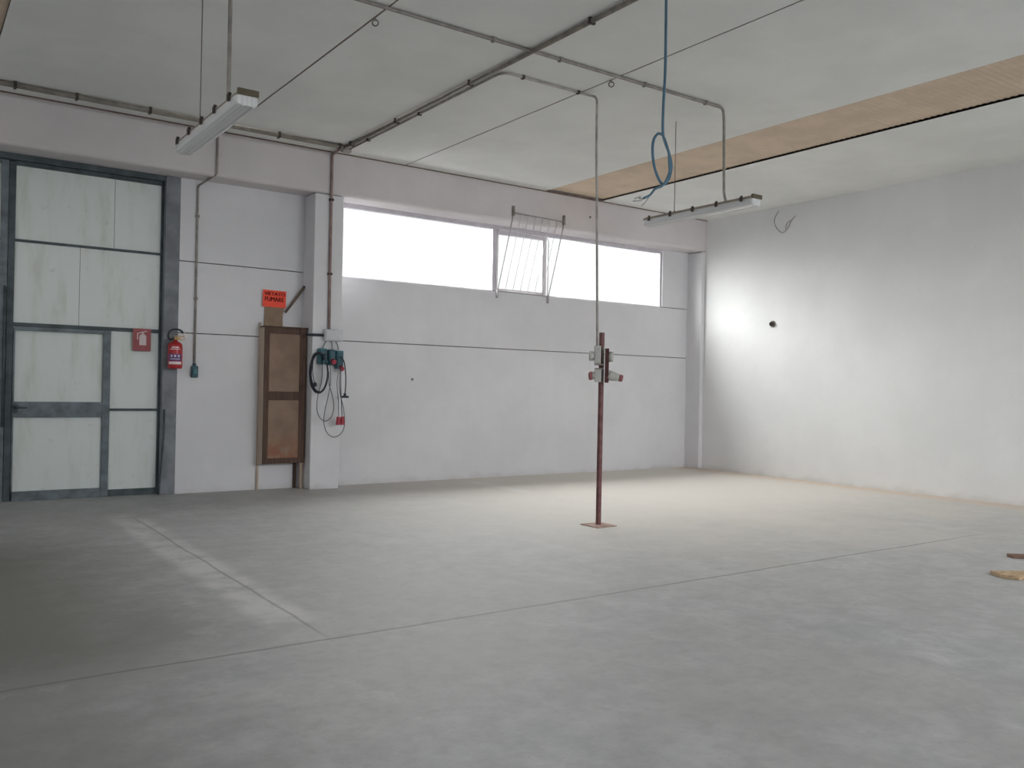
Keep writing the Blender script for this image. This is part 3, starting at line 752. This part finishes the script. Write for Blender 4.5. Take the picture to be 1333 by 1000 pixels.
# ------------------------------------------------------------------ window guard (tilted wire basket)
gtL, gtR = Vector((8.085, YB-0.03, 4.335)), Vector((9.135, YB-0.03, 4.315))
gbL, gbR = Vector((8.052, YW-0.03, 3.075)), Vector((9.112, YW-0.03, 3.06))
gd = thing('window_guard', 'slanted white wire guard in front of the opening window sash', 'window guard', (8.6, YW-0.03, 3.06))
bm = BM()
add_tube(bm, [gtL, gtR], 0.010, 8); add_tube(bm, [gbL+Vector((-0.0, 0, 0.02)), gbR+Vector((0, 0, 0.02))], 0.012, 8)
add_tube(bm, [gbL, gtL], 0.009, 8); add_tube(bm, [gbR, gtR], 0.009, 8)
obj('front_frame', bm, M['grey_rod'], gd)
bm = BM()
add_tube(bm, fillet([gbL+Vector((0, 0.02, 0.02)), Vector((8.06, YW-0.015, 4.12)), Vector((9.11, YW-0.015, 4.10)), gbR+Vector((0, 0.02, 0.02))], 0.09, 6), 0.009, 8)
obj('back_frame', bm, M['white_rod'], gd)
for k in range(1, 7):
    t = k/7; bm = BM()
    p0 = gbL.lerp(gbR, t)+Vector((0, 0, 0.02)); p1 = gtL.lerp(gtR, t)
    add_tube(bm, [p0, p1], 0.0055, 6); obj('bar', bm, M['white_rod'], gd)
for s, e in ((gtL, 1), (gtR, 1)):
    bm = BM(); add_box(bm, s.x-0.016, s.x+0.016, YB-0.042, YB-0.001, s.z-0.05, s.z+0.11)
    for dz in (0.02, 0.085): add_lathe(bm, [(0.017, 0), (0.012, 0.014)], (s.x, YB-0.04, s.z+dz), 10, Matrix.Rotation(PI/2, 4, 'X'))
    obj('bracket', bm, M['conduit'], gd)
for s in (gbL, gbR):
    bm = BM(); add_box(bm, s.x-0.012, s.x+0.012, YW-0.045, YW-0.001, s.z-0.10, s.z+0.04)
    obj('bracket', bm, M['grey_rod'], gd)

# ------------------------------------------------------------------ red post with sockets
px_, py_ = 6.300, 7.24
post = thing('socket_post', 'red oxide steel post with grey socket boxes standing mid floor', 'post', (px_, py_, 0))
obj('pole', boxes((px_-0.022, px_+0.022, py_-0.022, py_+0.022, 0.008, 2.12)), M['rust'], post, 0.004)
obj('base_plate', boxes((px_-0.155, px_+0.13, py_-0.16, py_+0.125, 0.0, 0.01)), M['rust_plate'], post, 0.002)
RZ = Matrix.Translation((px_, py_, 0)) @ Matrix.Rotation(math.radians(-41), 4, 'Z')
def lb(*bs):
    bm = BM()
    for b_ in bs: add_box(bm, *b_, 0, RZ)
    return bm
k_ = 0.00085
def lx(c): return (c-512)*k_
def lz(c): return 2.12-(c-122)*k_
bb = obj('backing_board', lb((lx(556), lx(608), -0.075, 0.05, lz(770), lz(330))), M['rust_dark'], post, 0.003)
ob = obj('socket_box', lb((lx(418), lx(505), -0.115, -0.03, lz(530), lz(300))), M['box_grey'], post, 0.008)
obj('box_lid', lb((lx(428), lx(497), -0.125, -0.112, lz(515), lz(318))), M['box_grey'], ob, 0.004)
obj('bracket', lb((lx(425), lx(545), -0.09, -0.02, lz(600), lz(585)), (lx(418), lx(545), -0.10, -0.02, lz(548), lz(532)), (lx(520), lx(545), -0.035, -0.02, lz(770), lz(300))), M['conduit_dark'], post, 0.002)
lbx = obj('lower_socket_box', lb((lx(424), lx(512), -0.11, -0.025, lz(765), lz(602))), M['box_grey'], post, 0.008)
def lat(prof, c, rot, name, mat, parent):
    bm = BM(); add_lathe(bm, prof, (0, 0, 0), 20, RZ @ Matrix.Translation(c) @ rot); return obj(name, bm, mat, parent)
RL = Matrix.Rotation(-PI/2, 4, 'Y'); RR = Matrix.Rotation(PI/2, 4, 'Y')
lat([(0.05, 0), (0.05, 0.03), (0.054, 0.032), (0.054, 0.05), (0.044, 0.056)], (lx(418), -0.07, lz(430)), RL, 'side_socket', M['box_grey'], post)
lat([(0.056, 0), (0.056, 0.035), (0.046, 0.052)], (lx(606), -0.02, lz(435)), RR, 'side_socket', M['box_grey'], post)
RL2 = Matrix.Rotation(math.radians(-96), 4, 'Y'); RR2 = Matrix.Rotation(math.radians(103), 4, 'Y')
sk = lat([(0.04, 0), (0.04, 0.03)], (lx(426), -0.068, lz(680)), RL2, 'plug_socket', M['box_grey'], post)
lat([(0.046, 0.024), (0.048, 0.05), (0.04, 0.066)], (lx(426), -0.068, lz(680)), RL2, 'red_cap', M['dull_red'], sk)
sk = lat([(0.056, 0), (0.056, 0.03), (0.046, 0.08), (0.036, 0.125)], (lx(604), -0.03, lz(672)), RR2, 'plug_socket', M['box_grey'], post)
lat([(0.037, 0.12), (0.039, 0.135), (0.036, 0.158), (0.02, 0.164)], (lx(604), -0.03, lz(672)), RR2, 'red_cap', M['dull_red'], sk)

# ------------------------------------------------------------------ blue cable hung from the ceiling run
BY = 5.12
def bp_(pts, Y=BY, n=6): return smooth_path([at(u, v, Y-(i % 2)*0.01) for i, (u, v) in enumerate(pts)], n)
top = at(867, -6, BY)
bc = thing('hanging_cable', 'blue cable with a tied loop hanging from the ceiling', 'cable', (top.x, BY, ZC))
bm = BM()
add_tube(bm, smooth_path([(top.x, BY, ZC), at(867, 30, BY), at(866, 90, BY), at(863.5, 140, BY), at(863, 172, BY), at(866, 186, BY), at(871, 200, BY), at(874, 216, BY), at(871, 232, BY), at(864, 240, BY), at(858, 234, BY), at(852, 218, BY), at(849.5, 198, BY), at(851, 182, BY), at(857, 174, BY), at(863, 176, BY)]), 0.0115, 8)
obj('cord', bm, M['cable_blue'], bc)
bm = BM()
add_tube(bm, bp_([(863, 176), (868, 190), (872.5, 206), (872, 222), (866, 238)], BY-0.018), 0.0105, 8)
add_tube(bm, bp_([(865, 180), (870, 196), (871, 212), (871, 226), (863, 241), (853, 246), (846, 254), (838, 258)], BY-0.03), 0.0095, 8)
obj('wrapped_end', bm, M['cable_blue'], bc)
for pts in ([(838, 258), (832, 259), (834, 256), (826, 259)], [(838, 258), (834, 261), (824, 262)], [(846, 254), (841, 262), (835, 268)]):
    obj('bare_wire', tube_bm(bp_(pts, BY-0.03), 0.0038, 6), M['cable_end'], bc)

# ------------------------------------------------------------------ ceiling rings
for x, y, lab in ((6.111, 6.96, 'small ring in the ceiling joint left of the blue cable'), (3.411, 7.09, 'small ring in the ceiling joint at upper left, near white lamp')):
    t = thing('ceiling_ring', lab, 'hook', (x, y, ZC), 'rings hanging from the ceiling joints')
    c = Vector((x+0.008, y, ZC-0.045))
    obj('ring', tube_bm([c+Vector((math.cos(a)*0.022, -math.cos(a)*0.016, math.sin(a)*0.027)) for a in [2*PI*i/16 for i in range(16)]], 0.006, 6, True), M['wire'], t)
    obj('eye_bolt', tube_bm([(x, y, ZC+0.01), (x, y, ZC-0.025)], 0.012, 8), M['conduit_dark'], t)

# ------------------------------------------------------------------ right wall: hole with rim, wire stub
def rw(u, v):
    d = r3*((u-666.5)/F) - u3*((v-500)/F) + f2
    return EYE + d*(XR/d.x)
h = rw(1006, 422)
t = thing('pipe_stub', 'small dark pipe stub sticking out of the right wall', 'pipe', (XR, h.y, h.z))
RM = Matrix.Rotation(-PI/2, 4, 'Y')
bm = BM(); add_lathe(bm, [(0.062, 0), (0.062, 0.006), (0.05, 0.012)], (XR, h.y, h.z), 18, RM); obj('flange', bm, M['conduit_dark'], t)
bm = BM(); add_lathe(bm, [(0.04, 0.0), (0.04, 0.05), (0.028, 0.05), (0.028, 0.02)], (XR, h.y, h.z), 18, RM); obj('pipe', bm, M['clip'], t)
def rwp(pts): return smooth_path([rw(u, v)-Vector((0.008, 0, 0)) for u, v in pts], 5)
t = thing('loose_wire', 'loose grey wire loop on the right wall near the ceiling', 'wire', rw(1018, 302))
obj('cord', tube_bm(rwp([(1014, 275), (1009, 284), (1009, 292), (1013, 299), (1018, 303), (1023, 301), (1027, 295), (1030, 288), (1036, 281)]), 0.008, 6), M['conduit_pale'], t)
obj('cord', tube_bm(rwp([(1023, 300), (1024, 292), (1029, 287)]), 0.006, 6), M['conduit_pale'], t)

# small marks on the far wall
for u, v, Y, lab in ((536.5, 494, YW, 'small bolt stub on the far wall below the window'), (768, 283, YB, 'tiny dark bolt on the beam right of the window guard')):
    p = at(u, v, Y); bm = BM(); add_lathe(bm, [(0.022, 0), (0.022, 0.008), (0.012, 0.012), (0.012, 0.03)], p, 12, Matrix.Rotation(PI/2, 4, 'X'))
    tag(obj('bolt_stub', bm, M['conduit']), lab, 'bolt')

# ------------------------------------------------------------------ timber offcuts at the right
def plank(name, tip, ang, L, W, T, mat, label, cut):
    Tm = Matrix.Translation((tip[0], tip[1], 0)) @ Matrix.Rotation(ang, 4, 'Z')
    bm = BM(); n = 9; rows = []
    for i in range(n+1):
        x = L*i/n; w0 = -W/2 + random.uniform(-0.006, 0.006); w1 = W/2 + random.uniform(-0.006, 0.006)
        if i == 0: w0 += cut; 
        rows.append([bm.verts.new(Tm @ Vector((x+(0 if i else (0.0)), y, z))) for y, z in ((w0, 0.0), (w1, 0.0), (w1, T), (w0, T))])
    for a_, b_ in zip(rows, rows[1:]):
        for k in range(4): bm.faces.new((a_[k], a_[(k+1) % 4], b_[(k+1) % 4], b_[k]))
    bm.faces.new(rows[0]); bm.faces.new(rows[-1][::-1])
    return tag(obj(name, bm, mat, bevel=0.004), label, 'plank', 'timber offcuts on the floor')
plank('timber_offcut', (7.50, 3.56), math.radians(-33), 0.9, 0.24, 0.030, M['plank'], 'pale wooden offcut nearest the viewer at right edge of floor', 0.06)
plank('timber_offcut', (8.50, 3.93), math.radians(-37), 0.8, 0.12, 0.028, M['plank_dark'], 'darker wooden offcut behind the pale one at right edge', 0.02)

# ------------------------------------------------------------------ light
SKY, GROUND, E_BACK, E_REAR, E_LEFT, E_STEEP = 1.25, 0.12, 2200, 2400, 310, 850
w = bpy.data.worlds.new('sky'); scene.world = w; w.use_nodes = True
g = NG(w.node_tree); bg = w.node_tree.nodes['Background']
tc = g.n('ShaderNodeTexCoord'); sp = g.n('ShaderNodeSeparateXYZ'); g.l(tc.outputs['Generated'], sp.inputs[0])
g.l(g.mix(g.step(sp.outputs[2], -0.03, 0.03), (GROUND, GROUND, GROUND*0.95, 1), (SKY, SKY, SKY, 1)), bg.inputs[0])
bg.inputs[1].default_value = 1.0

def area(name, loc, direction, sx, sy_, power, color=(1, 1, 1)):
    li = bpy.data.lights.new(name, 'AREA'); li.shape = 'RECTANGLE'; li.size = sx; li.size_y = sy_; li.energy = power; li.color = color
    o = bpy.data.objects.new(name, li); COL.objects.link(o); o.location = loc
    o.rotation_euler = Vector(direction).to_track_quat('-Z', 'Y').to_euler(); return o
area('window_daylight', (7.6, 14.6, 6.35), (-0.25, -1, -0.85), 9.0, 5.2, E_BACK, (1.0, 0.99, 0.98))
area('window_zenith_daylight', (7.3, 13.1, 4.9), (-0.15, -1, -0.75), 7.6, 3.0, E_STEEP, (1.0, 0.995, 0.985))
area('rear_window_daylight', ((RW0+RW1)/2, YR-2.2, 5.6), (0, 1, -0.35), 8.6, 4.4, E_REAR, (0.955, 0.975, 1.0))
area('left_window_daylight', (XL-1.5, 3.5, 5.0), (1, 0, -0.4), 3.0, 14.0, E_LEFT, (0.97, 0.985, 1.0))

scene.view_settings.view_transform = 'Standard'
scene.view_settings.look = 'None'
scene.view_settings.exposure = 0.0
scene.cycles.max_bounces = 8
scene.cycles.diffuse_bounces = 6
scene.cycles.use_denoising = True
